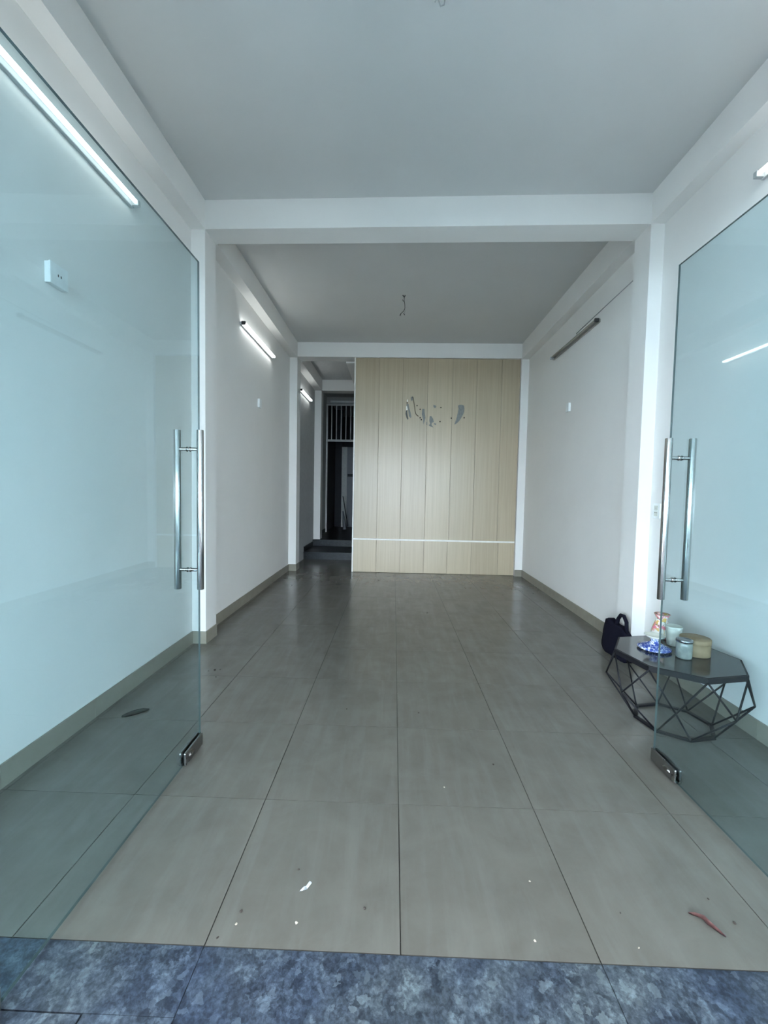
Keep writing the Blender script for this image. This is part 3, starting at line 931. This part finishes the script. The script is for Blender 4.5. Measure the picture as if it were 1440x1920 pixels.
# dark kitchen beyond: pale door leaf in a pale frame
door = empty('door_3', (-1.40, 11.42, 0.29))
door['kind'] = 'structure'
tag(door, 'dim pale door in the dark room beyond the grille gate', 'door')
box('door_frame', (-0.26, -0.03, 0), (-0.10, 0.06, 2.45), 'gate_paint', door)
box('door_leaf', (-0.10, 0.0, 0.0), (0.62, 0.04, 2.45), 'pale_door', door)
box('door_rail', (-0.08, -0.012, 1.55), (0.60, 0.0, 1.63), 'back_room_wall', door)
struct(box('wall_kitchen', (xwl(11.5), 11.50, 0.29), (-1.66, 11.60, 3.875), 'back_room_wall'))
bro = empty('broom', (-1.46, 10.60, 0.29))
tag(bro, 'pale broom leaning in the dark room beyond the gate', 'broom')
tube('broom_stick', [(0.10, 0.0, 0.10), (-0.09, 0.30, 0.95)], 0.012, 'dark_plastic', bro, 8)
bm = bmesh.new()
bm_tube(bm, [(0.02, -0.02, 0.002), (-0.01, 0.02, 0.20), (-0.06, 0.10, 0.52)], [0.06, 0.045, 0.018], 10)
from_bm(bm, 'broom_head', 'pale_door', bro, smooth=True)

# ------------------------------------------------------------------ litter on the floor
# curled white paper scrap
bm = bmesh.new()
rows = []
for a in range(9):
    t = a / 8
    ang = -0.3 + 2.6 * t
    px, pz = 0.016 * math.sin(ang * 1.1) * (1 + 0.5 * t), 0.0012 + 0.010 * (1 - math.cos(ang)) * 0.7
    rows.append([bm.verts.new((px + 0.012 * b, 0.018 * (b - 0.5) + 0.010 * t, pz * (0.6 + 0.4 * b))) for b in (0.0, 0.5, 1.0)])
for r0, r1 in zip(rows, rows[1:]):
    for k in range(2): bm.faces.new((r0[k], r0[k + 1], r1[k + 1], r1[k]))
bmesh.ops.solidify(bm, geom=bm.faces[:], thickness=0.0006)
o = from_bm(bm, 'paper_scrap', 'paper_white', None, smooth=True)
o.location = (-0.345, 0.190, 0.001)
tag(o, 'small curled white paper scrap on the nearest floor tiles', 'paper')
# dry reddish leaf
def leaf(name, pts, width, mat, label, cat, arch=0.006):
    bm = bmesh.new()
    P = [Vector((p[0], p[1], 0)) for p in pts]
    n = len(P)
    L_, R2, M_ = [], [], []
    for i, p in enumerate(P):
        d = (P[min(i + 1, n - 1)] - P[max(i - 1, 0)]).normalized()
        s = Vector((-d.y, d.x, 0))
        w = width * math.sin(math.pi * (0.08 + 0.84 * i / (n - 1)))
        h = 0.002 + arch * math.sin(math.pi * i / (n - 1))
        L_.append(bm.verts.new(p + s * w + Vector((0, 0, h + 0.002))))
        M_.append(bm.verts.new(p + Vector((0, 0, h * 0.55))))
        R2.append(bm.verts.new(p - s * w + Vector((0, 0, h + 0.001))))
    for i in range(n - 1):
        bm.faces.new((L_[i], L_[i + 1], M_[i + 1], M_[i])); bm.faces.new((M_[i], M_[i + 1], R2[i + 1], R2[i]))
    bmesh.ops.solidify(bm, geom=bm.faces[:], thickness=0.0008)
    o = from_bm(bm, name, mat, None, smooth=True)
    return tag(o, label, cat)
leaf('dry_leaf', [(0.970, 0.162), (0.988, 0.154), (1.004, 0.144), (1.010, 0.124), (1.022, 0.108), (1.036, 0.090)], 0.010, 'leaf_red', 'curled dry reddish leaf on the floor near the front right', 'leaf')
leaf('dark_leaf', [(-1.675, 1.216), (-1.65, 1.234), (-1.62, 1.262), (-1.585, 1.292), (-1.560, 1.306)], 0.032, 'leaf_dark', 'flat dark leaf on the floor behind the left glass door', 'leaf', 0.003)
# crumbs
def crumb(x, y, s, mat, label, group):
    bm = bmesh.new()
    bmesh.ops.create_icosphere(bm, subdivisions=1, radius=1.0)
    for v in bm.verts:
        v.co *= rnd.uniform(0.75, 1.2)
    bmesh.ops.scale(bm, vec=(s, s * rnd.uniform(0.6, 1.1), s * 0.5), verts=bm.verts)
    zmin = min(v.co.z for v in bm.verts)
    o = from_bm(bm, 'crumb', mat)
    o.location = (x, y, -zmin)
    o.rotation_euler = (0, 0, rnd.uniform(0, 3))
    tag(o, label, 'crumb', group)
DARK = [
    (-1.397, 1.886, .012, 'largest dark crumb of the cluster in front of the left pillar'),
    (-1.362, 1.900, .006, 'small dark crumb just right of the largest crumb by the left pillar'),
    (-1.440, 1.870, .005, 'small dark crumb just left of the largest crumb by the left pillar'),
    (-1.339, 1.771, .006, 'dark crumb nearer the viewer than the cluster by the left pillar'),
    (0.365, 3.527, .012, 'lone dark crumb on the tiles of the far bay, right of the centre joint'),
    (0.493, 0.891, .006, 'dark crumb on the tiles left of the right door lock'),
    (-0.526, 0.106, .005, 'dark crumb just behind a pale one near the front left tile joint'),
    (-0.118, 0.132, .005, 'dark crumb right of the white paper scrap, beside the centre tile joint'),
    (1.099, 0.135, .006, 'dark sliver just right of the curled reddish leaf'),
    (1.075, 0.216, .004, 'tiny dark speck just behind the curled reddish leaf'),
    (-0.371, 0.263, .004, 'tiny dark speck just behind the white paper scrap'),
    (0.739, 0.154, .003, 'tiny dark speck well left of the curled reddish leaf'),
    (-0.260, 5.201, .014, 'dark crumb near the foot of the wood partition'),
    (-0.323, 1.384, .006, 'dark crumb left of the centre joint in the third row of tiles'),
    (0.136, 1.366, .006, 'dark crumb right of the centre joint in the third row of tiles'),
    (-0.569, 0.023, .005, 'dark crumb at the edge of the blue stone, beside the left tile joint'),
]
for x, y, sz, lb in DARK:
    crumb(x, y, sz, 'crumb_dark', lb, 'dark crumbs on the floor')
PALE = [
    (0.470, 0.254, .004, 'pale crumb right of the centre joint, midway up the nearest tile'),
    (0.421, 0.055, .005, 'pale crumb close to the blue stone edge, left of the right tile joint'),
    (0.738, 0.048, .004, 'pale crumb close to the blue stone edge, below the reddish leaf'),
    (-0.527, 0.066, .005, 'pale crumb near the front left tile joint'),
    (-0.335, 0.077, .006, 'pale tan crumb in front of the white paper scrap'),
    (0.218, 0.713, .005, 'pale crumb in the second row of tiles, right of the centre joint'),
]
for x, y, sz, lb in PALE:
    crumb(x, y, sz, 'crumb_pale', lb, 'pale crumbs on the floor')
